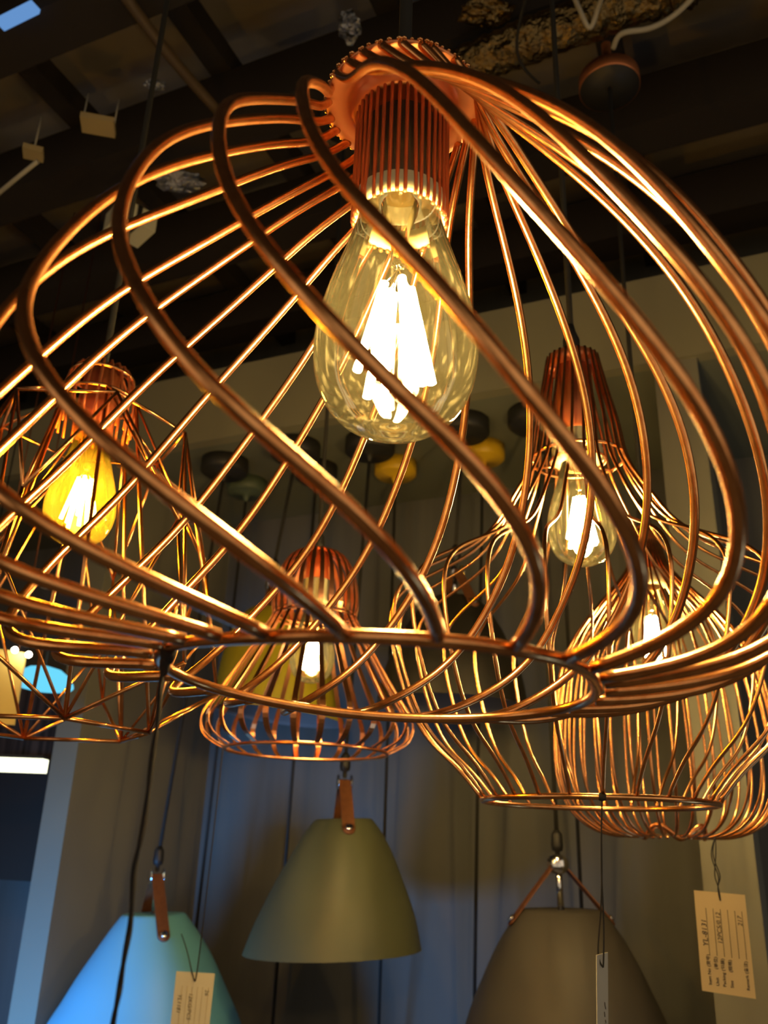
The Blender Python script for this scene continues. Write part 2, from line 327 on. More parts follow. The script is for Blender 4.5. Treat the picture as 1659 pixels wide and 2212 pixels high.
# ------------------------------------------------------------------ swirl cage lamp, nearest
KN = 7
def add_axis(Q, c, tilt, z0):
    Q = np.array(Q, float); dz = Q[..., 2]-z0
    Q[..., 0] += tilt[0]*dz+c[0]; Q[..., 1] += tilt[1]*dz+c[1]; Q[..., 2] += CAMZ; return Q
def ring_off(a):
    y = A_RING
    dr = sum(y[2*k]*np.cos((k+1)*a)+y[2*k+1]*np.sin((k+1)*a) for k in range(3))+y[12]
    dz = sum(y[6+2*k]*np.cos((k+1)*a)+y[7+2*k]*np.sin((k+1)*a) for k in range(3))+y[13]
    return dr, dz
AC = lambda Q: add_axis(Q, A_C, A_TILT, A_Z[0])
lamp = thing('cage_pendant_lamp', 'large copper wire cage lamp with swirling wires, nearest to the camera', 'pendant lamp', (A_C[0], A_C[1], A_Z[-1]+CAMZ), 'copper wire cage lamps')
WR = .0019
for i in range(25):
    k = i if i <= 16 else i-25
    ph = A_PH0+2*PI/25*k+A_J[i]
    y = np.array(A_W.get(i, [0]*(3*KN-4)))
    dr = spline(np.concatenate([[0], y[0:KN-2], [0]])); dz = spline(np.concatenate([[0], y[KN-2:2*KN-4], [0]])); dt = spline(y[2*KN-4:])
    r = spline(A_R)+dr; z = spline(A_Z)+dz; th = spline([0]+list(A_T[1:]))+ph+dt
    w = np.clip((np.linspace(0, 1, 160)-.72)/.28, 0, 1); w = w*w*(3-2*w); er, ez = ring_off(th[-1])
    r = r+er*w; z = z+ez*w
    Q = AC(np.stack([r*np.cos(th), r*np.sin(th), z], -1)); Q = Q[::2] if True else Q
    # the wire turns inward under the cap plate where it is soldered
    q = MB(); q.tube(Q, WR, 12); part(q, 'wire', M['copper'], lamp)
a = np.linspace(0, 2*PI, 181)[:-1]; er, ez = ring_off(a)
q = MB(); q.tube(AC(np.stack([(A_R[-1]+er)*np.cos(a), (A_R[-1]+er)*np.sin(a), A_Z[-1]+ez], -1)), .0019, 12, closed=True)
part(q, 'bottom_ring', M['copper'], lamp)
cx, cy, z0 = A_C[0], A_C[1], A_Z[0]+CAMZ
q = MB(); q.lathe([(.0335, z0+.0010), (.0342, z0), (.0335, z0-.0010), (.029, z0-.0004), (.0255, z0+.0006), (.0235, z0-.0002), (.0222, z0-.003), (.0210, z0-.0065), (.0190, z0-.0075), (.0170, z0-.005), (.006, z0-.004), (.006, z0+.012), (.020, z0+.0085), (.029, z0+.003), (.0335, z0+.0010)], 72, (cx, cy, 0))
cap = part(q, 'cap_plate', M['copper_satin'], lamp, label='round copper cap plate with a scalloped rim')
q = MB()
for i in range(75):                                    # solder beads round the rim
    t = 2*PI*i/75+.03*random.uniform(-1, 1); q.sphere((cx+.0340*math.cos(t), cy+.0340*math.sin(t), z0+.0006), random.uniform(.0007, .0014), 8, (1.2, 1.2, .8))
part(q, 'solder_bead', M['copper'], lamp, cap, kind='stuff')
for i in range(38):
    t = 2*PI*i/38; h = .0565+.001*random.uniform(-1, 1); lean = .10*random.uniform(-1, 1) if i in (9, 24, 30) else 0
    rr = .0196; zt = z0-.0065
    pts = [(cx+rr*math.cos(t+lean*s*1.4), cy+rr*math.sin(t+lean*s*1.4), zt-h*s) for s in np.linspace(0, 1, 8)]
    pts += [(cx+(rr-.0008)*math.cos(t+lean*1.4), cy+(rr-.0008)*math.sin(t+lean*1.4), zt-h-.0012)]
    q = MB(); q.tube(pts, .00085, 8); part(q, 'holder_wire', M['holder'], lamp)
q = MB(); q.lathe([(.0155, z0-.012), (.0165, z0-.050), (.0150, z0-.052), (.0140, z0-.012)], 40, (cx, cy, 0)); part(q, 'socket', M['black'], lamp, label='black lamp socket behind the holder wires')
q = MB(); q.lathe([(.0196, z0-.053), (.0199, z0-.057), (.0196, z0-.062), (.0180, z0-.0625), (.0172, z0-.059), (.0172, z0-.053), (.0196, z0-.053)], 64, (cx, cy, 0)); part(q, 'collar', M['socket'], lamp, label='cream collar ring holding the bulb')
make_bulb(lamp, cx, cy, CAMZ+.1435)
q = MB(); q.tube([(cx, cy, z0), (cx, cy, z0+.3), (cx, cy, CAMZ+1.30)], .0032, 10); part(q, 'cord', M['cord'], lamp, label='black woven cord')
q = MB(); q.lathe([(.05, CAMZ+1.30), (.05, CAMZ+1.275), (.045, CAMZ+1.272), (.004, CAMZ+1.270)], 40, (cx, cy, 0), caps=True); part(q, 'ceiling_canopy', M['canopy_dark'], lamp)

# ------------------------------------------------------------------ onion cage lamp
BC = lambda Q: add_axis(Q, B_C, B_TILT, B_Z[0])
bcx, bcy = B_C
lamp = thing('cage_pendant_lamp', 'onion shaped copper wire cage lamp with a tall narrow neck, right of the largest lamp', 'pendant lamp', (bcx, bcy, B_Z[-1]+CAMZ), 'copper wire cage lamps')
rB, zB, tB = spline(B_R), spline(B_Z), spline(B_T)
for i in range(25):
    th = tB+math.radians(257.8)+2*PI*i/25+.012*random.uniform(-1, 1)
    q = MB(); q.tube(BC(np.stack([rB*np.cos(th), rB*np.sin(th), zB], -1))[::2], .00155, 10); part(q, 'wire', M['copper'], lamp)
def hoop(mb, r, z, tr, fn, seg=10, n=90):
    a = np.linspace(0, 2*PI, n, endpoint=False); mb.tube(fn(np.stack([r*np.cos(a), r*np.sin(a), a*0+z], -1)), tr, seg, closed=True)
q = MB(); hoop(q, B_R[-1], B_Z[-1], .0024, BC); part(q, 'bottom_ring', M['copper'], lamp)
j = int(B_TC*159); q = MB(); hoop(q, rB[j]-.002, zB[j], .0016, BC); part(q, 'collar_ring', M['copper'], lamp)
zc = zB[j]
q = MB(); hoop(q, .026, zc-.002, .0012, BC)
for k in range(3):
    t = 2*PI*k/3+.5; q.tube(BC(np.linspace([.026*math.cos(t), .026*math.sin(t), zc-.002], [rB[j]*math.cos(t), rB[j]*math.sin(t), zc-.001], 4)), .0012, 6)
part(q, 'support_ring', M['copper'], lamp)
ztop = B_Z[0]+CAMZ
q = MB(); q.lathe([(.024, ztop-.012), (.026, ztop-.001), (.022, ztop+.002), (.006, ztop+.003)], 40, (bcx, bcy, 0), caps=True); part(q, 'cap_plate', M['holder'], lamp)
q = MB(); q.lathe([(.0065, ztop), (.0085, ztop+.004), (.0085, ztop+.022), (.005, ztop+.032), (.0035, ztop+.04)], 20, (bcx, bcy, 0), caps=True); part(q, 'cable_gland', M['black'], lamp)
q = MB(); q.lathe([(.018, ztop-.008), (.019, ztop-.080), (.014, ztop-.085)], 30, (bcx, bcy, 0), caps=True); part(q, 'socket', M['holder'], lamp, label='dark red socket sleeve')
zb = CAMZ+.2465
q = MB(); q.lathe([(.0165, zb+.102), (.0225, zb+.104), (.0225, zb+.122), (.019, zb+.124), (.019, zb+.134)], 36, (bcx, bcy, 0)); 
for k in range(8):
    t = 2*PI*k/8; q.box((bcx+.0225*math.cos(t), bcy+.0225*math.sin(t), zb+.112), (.003, .009, .014), np.array([[math.cos(t), -math.sin(t), 0], [math.sin(t), math.cos(t), 0], [0, 0, 1]]))
part(q, 'collar', M['socket'], lamp, label='cream threaded collar above the bulb')
make_bulb(lamp, bcx, bcy, zb, 1.0)
q = MB(); q.tube([(bcx, bcy, ztop), (bcx, bcy, ztop+.4), (bcx, bcy, CAMZ+1.30)], .0032, 10); part(q, 'cord', M['cord'], lamp, label='black cord')
q = MB(); q.lathe([(.05, CAMZ+1.30), (.05, CAMZ+1.275), (.045, CAMZ+1.272), (.004, CAMZ+1.270)], 40, (bcx, bcy, 0), caps=True); part(q, 'ceiling_canopy', M['canopy_dark'], lamp)

# ------------------------------------------------------------------ teardrop cage lamp, many fine wires
ccx, ccy = .352, 1.08
PC = [sil(x, y, ccx, ccy) for x, y in ((1368, 1150), (1363, 1195), (1346, 1245), (1292, 1313), (1232, 1400), (1208, 1480), (1201, 1570), (1201, 1650), (1213, 1712), (1240, 1759), (1285, 1792), (1335, 1806))]
lamp = thing('cage_pendant_lamp', 'teardrop copper cage lamp of many fine wires, lowest on the right', 'pendant lamp', (ccx, ccy, PC[-1][1]), 'copper wire cage lamps')
NC = 38
pr = spline(np.array(PC), 90); zend = PC[-1][1]; rend = PC[-1][0]
for i in range(NC):
    t = 2*PI*i/NC+.01*random.uniform(-1, 1)
    wave = .007*math.sin(5*t)
    tail = [(rend-.012, zend+.001), (rend-.020+wave*.4, zend+.006+wave)]
    R = np.concatenate([pr[:, 0], [q_[0] for q_ in tail]]); Z = np.concatenate([pr[:, 1], [q_[1] for q_ in tail]])
    q = MB(); q.tube(np.stack([ccx+R*np.cos(t), ccy+R*np.sin(t), Z], -1)[::2], .0017, 8); part(q, 'wire', M['copper'], lamp)
a = np.linspace(0, 2*PI, 120, endpoint=False); wv = .007*np.sin(5*a)
q = MB(); q.tube(np.stack([ccx+(rend-.020+wv*.4)*np.cos(a), ccy+(rend-.020+wv*.4)*np.sin(a), zend+.006+wv], -1), .0026, 8, closed=True); part(q, 'bottom_ring', M['copper'], lamp, label='wavy inner bottom ring')
ztop = PC[0][1]
q = MB(); q.lathe([(PC[0][0]+.001, ztop-.004), (PC[0][0]+.001, ztop+.003), (.012, ztop+.006)], 36, (ccx, ccy, 0), caps=True); part(q, 'cap_plate', M['holder'], lamp)
q = MB(); q.lathe([(.0065, ztop), (.009, ztop+.008), (.009, ztop+.028), (.0035, ztop+.046)], 20, (ccx, ccy, 0), caps=True); part(q, 'cable_gland', M['black'], lamp)
zs_ = sil(1400, 1245, ccx, ccy)[1]
q = MB(); q.lathe([(.019, ztop-.004), (.020, zs_+.004), (.016, zs_+.003)], 30, (ccx, ccy, 0), caps=True); part(q, 'socket', M['holder'], lamp, label='dark red socket sleeve')
q = MB(); q.lathe([(.0215, zs_+.006), (.0215, zs_-.014), (.017, zs_-.015)], 30, (ccx, ccy, 0)); part(q, 'collar', M['socket'], lamp)
make_bulb(lamp, ccx, ccy, zs_-.125, 1.05)
q = MB(); q.tube([(ccx, ccy, ztop), (ccx, ccy, ztop+.4), (ccx+.004, ccy, CAMZ+1.20)], .0032, 10); part(q, 'cord', M['cord'], lamp, label='black cord')
q = MB(); q.lathe([(.008, CAMZ+1.30), (.008, CAMZ+1.222), (.050, CAMZ+1.222), (.050, CAMZ+1.200), (.0490, CAMZ+1.199)], 48, (ccx+.004, ccy, 0)); cy_ = part(q, 'ceiling_canopy', M['copper_satin'], lamp, label='round ceiling canopy with a copper edge')
q = MB(); q.lathe([(.0490, CAMZ+1.203), (.0488, CAMZ+1.1995), (.004, CAMZ+1.199)], 48, (ccx+.004, ccy, 0)); part(q, 'canopy_underside', M['canopy_dark'], lamp, cy_)

# ------------------------------------------------------------------ faceted cage lamp, left
dcx, dcy = -.281, .74
def dz_(py, px=185): return sil(px, py, dcx, dcy)[1]
lamp = thing('cage_pendant_lamp', 'faceted copper rod cage lamp of triangles around an amber bulb, left', 'pendant lamp', (dcx, dcy, dz_(1595)), 'copper wire cage lamps')
NP = 6; PH = math.radians(-60)
lev = [(.028, dz_(812)), (.0365, dz_(862)), (.088, dz_(925)), (.124, dz_(1170)), (.150, dz_(1465)), (.090, dz_(1582))]
def DV(l, k, half=0):
    r, z = lev[l]; t = PH+2*PI*(k+half)/NP; return np.array([dcx+r*math.cos(t), dcy+r*math.sin(t), z])
def rod(a_, b_, rad=.0015):
    q = MB(); q.tube(np.linspace(a_, b_, 3), rad, 8); part(q, 'rod', M['copper'], lamp)
for k in range(NP):
    rod(DV(1, k), DV(2, k)); rod(DV(2, k), DV(2, k+1)); rod(DV(2, k), DV(3, k, .5)); rod(DV(2, k+1), DV(3, k, .5))
    rod(DV(2, k), DV(4, k, .5)) if k % 2 else rod(DV(2, k+1), DV(4, k, .5)); rod(DV(3, k, .5), DV(4, k, .5))
    rod(DV(3, k, .5), DV(5, k)); rod(DV(4, k, .5), DV(5, k), .0017); rod(DV(4, k, .5), DV(5, k+1), .0017); rod(DV(5, k), DV(5, k+1), .0018)
    rod(DV(1, k), DV(5, k), .0019); rod(DV(1, k), DV(3, k, .5), .0013)
    q = MB(); mid_ = (DV(4, k, .5)+DV(5, k)+DV(5, k+1))/3
    rod((DV(3, k, .5)+DV(4, k, .5))/2, DV(5, k+1), .0013)
q = MB(); hoop(q, .030, lev[0][1]-CAMZ, .0016, lambda Q: add_axis(Q, (dcx, dcy), (0, 0), 0)); hoop(q, .0365, lev[1][1]-CAMZ, .0016, lambda Q: add_axis(Q, (dcx, dcy), (0, 0), 0)); part(q, 'neck_ring', M['copper'], lamp)
for i in range(20):
    t = 2*PI*i/20; q = MB(); q.tube([(dcx+r_*math.cos(t), dcy+r_*math.sin(t), z_) for r_, z_ in ((.010, lev[0][1]+.012), (.024, lev[0][1]+.010), (.030, lev[0][1]), (.0355, lev[1][1]), (.034, lev[1][1]-.035))], .0013, 8); part(q, 'neck_wire', M['holder'], lamp)
zb = dz_(1172)-.004
q = MB(); q.lathe([(.017, lev[0][1]+.006), (.018, zb+.112), (.014, zb+.110)], 30, (dcx, dcy, 0), caps=True); part(q, 'socket', M['holder'], lamp)
make_bulb(lamp, dcx, dcy, zb, 1.0, 'amber')
q = MB(); q.tube([(dcx, dcy, lev[0][1]+.01), (dcx, dcy, lev[0][1]+.3), (dcx, dcy, CAMZ+1.30)], .0032, 10); part(q, 'cord', M['cord'], lamp, label='black cord')
q = MB(); q.lathe([(.05, CAMZ+1.30), (.05, CAMZ+1.275), (.045, CAMZ+1.272), (.004, CAMZ+1.270)], 40, (dcx, dcy, 0), caps=True); part(q, 'ceiling_canopy', M['canopy_dark'], lamp)

# ------------------------------------------------------------------ bell lamp of flat copper strips
ecx, ecy = -.0985, 1.25
PE = [sil(x, y, ecx, ecy) for x, y in ((655, 1189), (632, 1198), (612, 1220), (598, 1250), (590, 1285), (588, 1312), (588, 1330), (570, 1357), (545, 1395), (508, 1447), (468, 1500), (441, 1535), (433, 1560), (438, 1582), (455, 1600), (485, 1617))]
lamp = thing('cage_pendant_lamp', 'bell shaped lamp of flat copper strips with a round collar, hanging low in the centre', 'pendant lamp', (ecx, ecy, PE[-1][1]), 'copper wire cage lamps')
pr = spline(np.array(PE), 80); NE = 26
dp = np.gradient(pr, axis=0)
wd = np.interp(np.linspace(0, 1, 80), [0, .08, .3, .45, .8, 1], [.0035, .0062, .0075, .0060, .0080, .0070])
for i in range(NE):
    t = 2*PI*(i+.3)/NE; e = np.array([math.cos(t), math.sin(t), 0])
    Q = np.array([[ecx, ecy, 0]])+pr[:, :1]*e+pr[:, 1:]*ZX
    Nn = -dp[:, 1:]*e+dp[:, :1]*ZX
    q = MB(); q.strip(Q[::2], Nn[::2], list(wd[::2]), .0012); part(q, 'strip', M['strip'], lamp)
efn = lambda Q: add_axis(Q, (ecx, ecy), (0, 0), 0)
q = MB(); hoop(q, PE[-1][0], PE[-1][1]-CAMZ, .0024, efn); part(q, 'bottom_ring', M['strip'], lamp)
q = MB(); hoop(q, PE[6][0]-.001, PE[6][1]-CAMZ, .0022, efn); hoop(q, PE[6][0]-.0015, PE[6][1]-CAMZ+.006, .0014, efn); part(q, 'collar_ring', M['strip'], lamp)
zt = PE[0][1]
q = MB(); q.lathe([(PE[0][0]+.001, zt-.002), (PE[0][0], zt+.001), (.010, zt+.003)], 36, (ecx, ecy, 0), caps=True); part(q, 'cap_plate', M['holder'], lamp)
q = MB(); q.lathe([(.0065, zt), (.009, zt+.006), (.008, zt+.022), (.0035, zt+.034)], 20, (ecx, ecy, 0), caps=True); part(q, 'cable_gland', M['black'], lamp)
zs_ = sil(655, 1260, ecx, ecy)[1]
q = MB(); q.lathe([(.017, zt-.004), (.018, zs_), (.014, zs_)], 30, (ecx, ecy, 0), caps=True); part(q, 'socket', M['holder'], lamp)
zb = sil(660, 1478, ecx, ecy)[1]+.002
q = MB(); q.lathe([(.0225, zs_+.004), (.0225, zs_-.020), (.0235, zs_-.030), (.017, zs_-.034)], 30, (ecx, ecy, 0)); part(q, 'collar', M['socket'], lamp)
make_bulb(lamp, ecx, ecy, zb, max(.9, (zs_-.03-zb)/.115), nfil=6)
q = MB(); q.tube([(ecx, ecy, zt), (ecx, ecy, zt+.3), (ecx, ecy, CAMZ+1.30)], .0032, 10); part(q, 'cord', M['cord'], lamp, label='black cord')
q = MB(); q.lathe([(.05, CAMZ+1.30), (.05, CAMZ+1.275), (.045, CAMZ+1.272), (.004, CAMZ+1.270)], 40, (ecx, ecy, 0), caps=True); part(q, 'ceiling_canopy', M['canopy_dark'], lamp)
# ------------------------------------------------------------------ painted pendants on leather straps
def canopy(mb_root, x, y, mt, r=.056, label=None):
    z = CAMZ+ZS
    q = MB(); q.lathe([(r, z), (r, z-.030), (r-.006, z-.036), (.010, z-.038), (.006, z-.050), (.004, z-.055)], 44, (x, y, 0), caps=True)
    return part(q, 'ceiling_canopy', M[mt], mb_root, **({'label': label} if label else {}))
def strap_pendant(label, can, hub, rings, shade, az, strap, rodlen=0, roll=0.0, pins=None):
    """can: canopy point; hub: pixel of the strap hub; rings: (px, py, half width px) down the shade"""
    Y = can[1]
    H = aty(hub[0], hub[1], Y)
    C3 = [aty(px, py, Y) for px, py, h in rings]; R3 = [h*(Y/ray(px, py)[1])/FPX for px, py, h in rings]
    zlow = C3[-1][2]
    root = thing('strap_pendant_lamp', label, 'pendant lamp', (C3[-1][0], C3[-1][1], zlow), 'painted metal pendants on leather straps')
    n = 40; cc = spline(np.array(C3), n); rr = spline(np.array(R3), n)
    A = np.array([[math.cos(roll), 0, math.sin(roll)], [0, 1, 0], [-math.sin(roll), 0, math.cos(roll)]])
    q = MB(); a = np.linspace(0, 2*PI, 72, endpoint=False)
    rows = [cc[i]+np.stack([rr[i]*np.cos(a), rr[i]*np.sin(a), 0*a], -1)@A.T for i in range(n)]
    top = [cc[0]+np.stack([k*rr[0]*np.cos(a), k*rr[0]*np.sin(a), 0*a+.0015], -1)@A.T for k in (.12, .5, .95)]
    rin = [cc[i]+np.stack([(rr[i]-.002)*np.cos(a), (rr[i]-.002)*np.sin(a), 0*a], -1)@A.T for i in range(n)][::-1]
    q.grid(top+rows, caps=False); sh = part(q, 'shade', M[shade], root)
    q = MB(); q.grid([rows[-1]]+rin, caps=False); part(q, 'shade_lining', M['shade_in'], root, sh, label='grey inside of the shade')
    T = C3[0]
    q = MB(); q.tube([H+ZX*.006, T+ZX*0.0], .0055, 14); part(q, 'rod', M['chrome'], root, label='polished metal rod')
    e = np.array([math.cos(az), math.sin(az), 0]); ef = np.array([-math.sin(az), math.cos(az), 0])
    q = MB(); a2 = np.linspace(0, 2*PI, 28, endpoint=False)
    rows = [H+ef*d+rh*(np.cos(a2)[:, None]*e+np.sin(a2)[:, None]*ZX) for rh, d in ((.0005, -.0145), (.0135, -.0145), (.0155, -.0125), (.0155, -.012), (.006, -.011), (.006, .011), (.0155, .012), (.0155, .0125), (.0135, .0145), (.0005, .0145))]
    q.grid(rows, caps=False); part(q, 'hub', M['chrome'], root, label='round polished hub clamping the straps')
    q = MB(); q.lathe([(.003, H[2]+.008), (.0045, H[2]+.012), (.004, H[2]+.020), (.009, H[2]+.022), (.0105, H[2]+.03), (.0095, H[2]+.048), (.0045, H[2]+.056)], 20, (H[0], H[1], 0), caps=True); part(q, 'cable_gland', M['black'], root)
    # straps: from the hub down to pins on the shade flanks
    for sgn in (-1, 1):
        i = strap; c = cc[i]; pin = c+(e*sgn*rr[i])@A.T
        mid = (H+pin)/2+e*sgn*.006
        P0 = spline(np.array([H+e*sgn*.004+ZX*.004, mid, pin+e*sgn*.003]), 14)
        Tn = np.gradient(P0, axis=0); Nn = np.cross(Tn, ef)
        q = MB(); q.strip(P0, Nn, .0235, .0022); d = Tn[-1]/np.linalg.norm(Tn[-1]); nn = Nn[-1]/np.linalg.norm(Nn[-1])
        bb = np.cross(d, nn); rows = []
        for off in (-.0011, .0011):
            aa = np.linspace(0, 2*PI, 24, endpoint=False); rows.append(P0[-1]+nn*off+.01175*(np.cos(aa)[:, None]*d+np.sin(aa)[:, None]*bb))
        q.grid(rows); st = part(q, 'strap', M['leather'], root)
        nn = nn if nn@(e*sgn) > 0 else -nn
        q = MB(); q.tube([P0[-1]+nn*.001, P0[-1]+nn*.006, P0[-1]+nn*.0065], [.0062, .0062, .003], 16); part(q, 'rivet', M['chrome'], root, st)
    canopy(root, can[0], Y, 'canopy_dark')
    q = MB(); q.tube([(can[0], Y, CAMZ+ZS-.05), tuple((np.array([can[0], Y, CAMZ+ZS-.05])+H+ZX*.05)/2), tuple(H+ZX*.05)], .0038, 10); part(q, 'cord', M['cord'], root, label='black cord')
    return root, H, cc, rr
K = {k: atz(px, py, ZS) for k, (px, py) in dict(K1=(487, 995), K2=(535, 1040), K3=(640, 960), K4=(685, 1008), K5=(800, 950), K6=(855, 1000), K7=(1000, 910), K8=(1042, 965), K9=(1155, 890), K10=(1205, 935)).items()}
blue = strap_pendant('pale blue metal pendant with a brown leather strap, lit by blue light at bottom left', K['K1'], (338, 1893), [(333, 1975, 67), (331, 2010, 92), (328, 2060, 124), (322, 2110, 152), (317, 2160, 178), (310, 2220, 208), (300, 2330, 246), (292, 2420, 262)], 'shade_blue', math.radians(-64), 6, roll=-.04)
olive = strap_pendant('olive grey metal pendant on a brown leather strap, lower centre, whole shade in view', K['K5'], (744, 1690), [(742, 1771, 62), (741, 1800, 84), (738, 1850, 112), (733, 1900, 136), (729, 1950, 158), (724, 2000, 177), (718, 2055, 193)], 'shade_olive', math.radians(-80), 5, roll=-.05)
taupe = strap_pendant('taupe grey metal pendant with a round chrome hub and two straps spread wide, lower right', K['K9'], (1205, 1867), [(1212, 1967, 86), (1213, 1990, 106), (1215, 2040, 138), (1217, 2090, 163), (1219, 2150, 190), (1222, 2212, 214), (1226, 2320, 245), (1230, 2400, 258)], 'shade_taupe', math.radians(6), 5, roll=-.02)
black = strap_pendant('black metal pendant with a brown leather strap, seen through the onion shaped wire cage', K['K7'], (984, 1235), [(982, 1298, 54), (982, 1320, 76), (980, 1360, 104), (979, 1410, 130), (978, 1460, 149), (976, 1525, 163)], 'shade_black', math.radians(-65), 7, roll=.03)
yellow = strap_pendant('yellow metal pendant partly hidden behind the bell shaped strip lamp', K['K3'], (590, 1262), [(592, 1322, 50), (592, 1345, 74), (594, 1385, 98), (597, 1430, 116), (600, 1480, 130), (604, 1548, 142)], 'shade_yellow', math.radians(-70), 7, roll=.10)
# canopies whose cords run on down behind the pendants
for key, end, mt, lab in (('K2', (421, 2030), 'canopy_green', 'green grey ceiling canopy with a straight cord, left in the row of canopies'),
                          ('K4', (589, 2212), 'canopy_dark', 'dark ceiling canopy with a straight cord, behind the cord of the bell shaped lamp'),
                          ('K6', (818, 2212), 'canopy_yellow', 'yellow round ceiling canopy with a straight cord, left of the two yellow ones'),
                          ('K8', (1025, 2152), 'canopy_yellow', 'yellow round ceiling canopy with a straight cord, right of the two yellow ones'),
                          ('K10', (1257, 1975), 'canopy_dark', 'dark ceiling canopy and cord ending beside the taupe pendant, hidden behind the onion cage')):
    c = K[key]; e_ = aty(end[0], end[1], c[1]+.15); low = e_+(e_-c)*.25
    root = thing('canopy_with_cord', lab, 'ceiling canopy', (low[0], low[1], low[2]), 'ceiling canopies with bare cords')
    canopy(root, c[0], c[1], mt, .050)
    q = MB(); q.tube([(c[0], c[1], c[2]-.05), (c+e_)/2, low], .0036, 10); part(q, 'cord', M['cord'], root)
    q = MB(); q.lathe([(.004, low[2]+.02), (.011, low[2]+.01), (.013, low[2]-.04)], 20, (low[0], low[1], 0), caps=True); part(q, 'lamp_holder', M['black'], root)

# ------------------------------------------------------------------ tags
def text_mesh(body, size, bold=False):
    cu = bpy.data.curves.new('lettering', 'FONT'); cu.body = body; cu.size = size; cu.extrude = .00002; cu.resolution_u = 3
    if bold: cu.offset = size*.012
    o = bpy.data.objects.new('lettering', cu); COL.objects.link(o); bpy.context.view_layer.update()
    me = bpy.data.meshes.new_from_object(o.evaluated_get(bpy.context.evaluated_depsgraph_get()))
    bpy.data.objects.remove(o); bpy.data.curves.remove(cu); return me
def put_text(body, size, org, ex, ey, root, parent, shear=0.0, bold=False, name='printed_text'):
    me = text_mesh(body, size, bold); ex = np.array(ex); ey = np.array(ey); nz_ = np.cross(ex, ey)
    mt = Matrix(((ex[0], ey[0]+shear*ex[0], nz_[0], org[0]-root.location.x), (ex[1], ey[1]+shear*ex[1], nz_[1], org[1]-root.location.y), (ex[2], ey[2]+shear*ex[2], nz_[2], org[2]-root.location.z), (0, 0, 0, 1)))
    me.transform(mt); me.materials.clear(); me.materials.append(M['ink'])
    o = bpy.data.objects.new(name, me); COL.objects.link(o); o.parent = parent; return o
def card(root, TL, TR, BR, BL, mt, th=.0005, hole=None):
    TL, TR, BR, BL = map(np.array, (TL, TR, BR, BL)); n_ = np.cross(TR-TL, BL-TL); n_ /= np.linalg.norm(n_)
    if n_@(np.array([0, 0, CAMZ])-TL) < 0: n_ = -n_
    q = MB(); v = [TL, TR, BR, BL, TL-n_*th, TR-n_*th, BR-n_*th, BL-n_*th]
    q.add(v, [(0, 1, 2, 3), (7, 6, 5, 4), (0, 4, 5, 1), (1, 5, 6, 2), (2, 6, 7, 3), (3, 7, 4, 0)], False)
    return part(q, 'card', mt, root), n_
# tag of the teardrop lamp
Yt = .975
TL, TR, BR, BL = aty(1499, 1923, Yt), aty(1609, 1933, Yt), aty(1633, 2158, Yt), aty(1517, 2140, Yt)
root = thing('price_tag', 'kraft price tag with printed and handwritten lines, hanging on black thread at the right edge', 'price tag', BL, 'price tags')
cd, nn = card(root, TL, TR, BR, BL, M['paper'])
up = (TL-BL); Lh = np.linalg.norm(up); up = up/Lh; rt = (TR-TL); Lw = np.linalg.norm(rt); rt = rt/Lw; dn_ = rt
def tp(a_, b_, lift=.0004): # a_: fraction from bottom to top, b_: fraction left to right
    return BL*(1-a_)*(1-b_)+BR*(1-a_)*b_+TL*a_*(1-b_)+TR*a_*b_+nn*lift
rows_ = [(.19, 'Item No (\u8d27\u53f7)', .07), (.33, 'Unit      (\u5355\u4f4d)', .07), (.46, 'Packing (\u5305\u88c5)', .07), (.60, 'Size      (\u89c4\u683c)', .07), (.90, 'Remark (\u5907\u6ce8)', .07)]
px_ = Lw
for b_, txt, a_ in rows_: put_text(txt, px_*.082, tp(a_, b_), up, -rt, root, cd, bold=True)
for b_, a0, a1 in ((.20, .36, .83), (.34, .36, .83), (.48, .36, .83), (.62, .36, .83), (.76, .36, .83), (.90, .36, .83)):
    q = MB(); q.tube([tp(a0, b_), tp(a1, b_)], .00022, 4); part(q, 'ruled_line', M['ink'], root, cd)
put_text('YL-8131', px_*.14, tp(.44, .185), up, -rt, root, cd, shear=.15, name='handwriting')
put_text('12PCS/0.12', px_*.12, tp(.48, .465), up, -rt, root, cd, shear=.15, name='handwriting')
put_text('217', px_*.12, tp(.68, .885), up, -rt, root, cd, shear=.2, name='handwriting')
kn = aty(1545, 1808, Yt); hole = aty(1556, 1946, Yt-.001)
for k, off in enumerate(((-4, 3), (5, -4), (0, 7))):
    q = MB(); pts = [aty(1545, 1808, Yt), aty(1541+off[0], 1850, Yt), aty(1548+off[1], 1890, Yt), aty(1551, 1915, Yt), hole]
    q.tube(spline(np.array(pts), 24), .0006, 6); part(q, 'thread', M['string'], root)
# tag of the onion lamp, seen almost edge-on
ya = bcy-.095
root = thing('price_tag', 'cream price tag turned nearly edge on, hanging before the taupe pendant', 'price tag', aty(1300, 2330, ya), 'price tags')
a0 = aty(1289, 2063, ya-.012); b0 = aty(1313, 2057, ya+.020); a1 = aty(1291, 2330, ya-.012); b1 = aty(1315, 2330, ya+.020)
cd2, _n = card(root, a0, b0, b1, a1, M['paper_white'])
for off in (-1, 1):
    q = MB(); pts = [aty(1301, 1722, ya), aty(1299, 1800, ya), aty(1300, 1900, ya), aty(1300+off*4, 1990, ya), aty(1298+off*6, 2060, ya-.003), aty(1303, 2090, ya-.004)]
    q.tube(spline(np.array(pts), 40), .0006, 6); part(q, 'thread', M['string'], root)
q = MB(); q.sphere(aty(1301, 1721, ya), .0042, 12, (1, 1, .8)); part(q, 'knot', M['string'], root)
ve = (b0-a0)/np.linalg.norm(b0-a0)
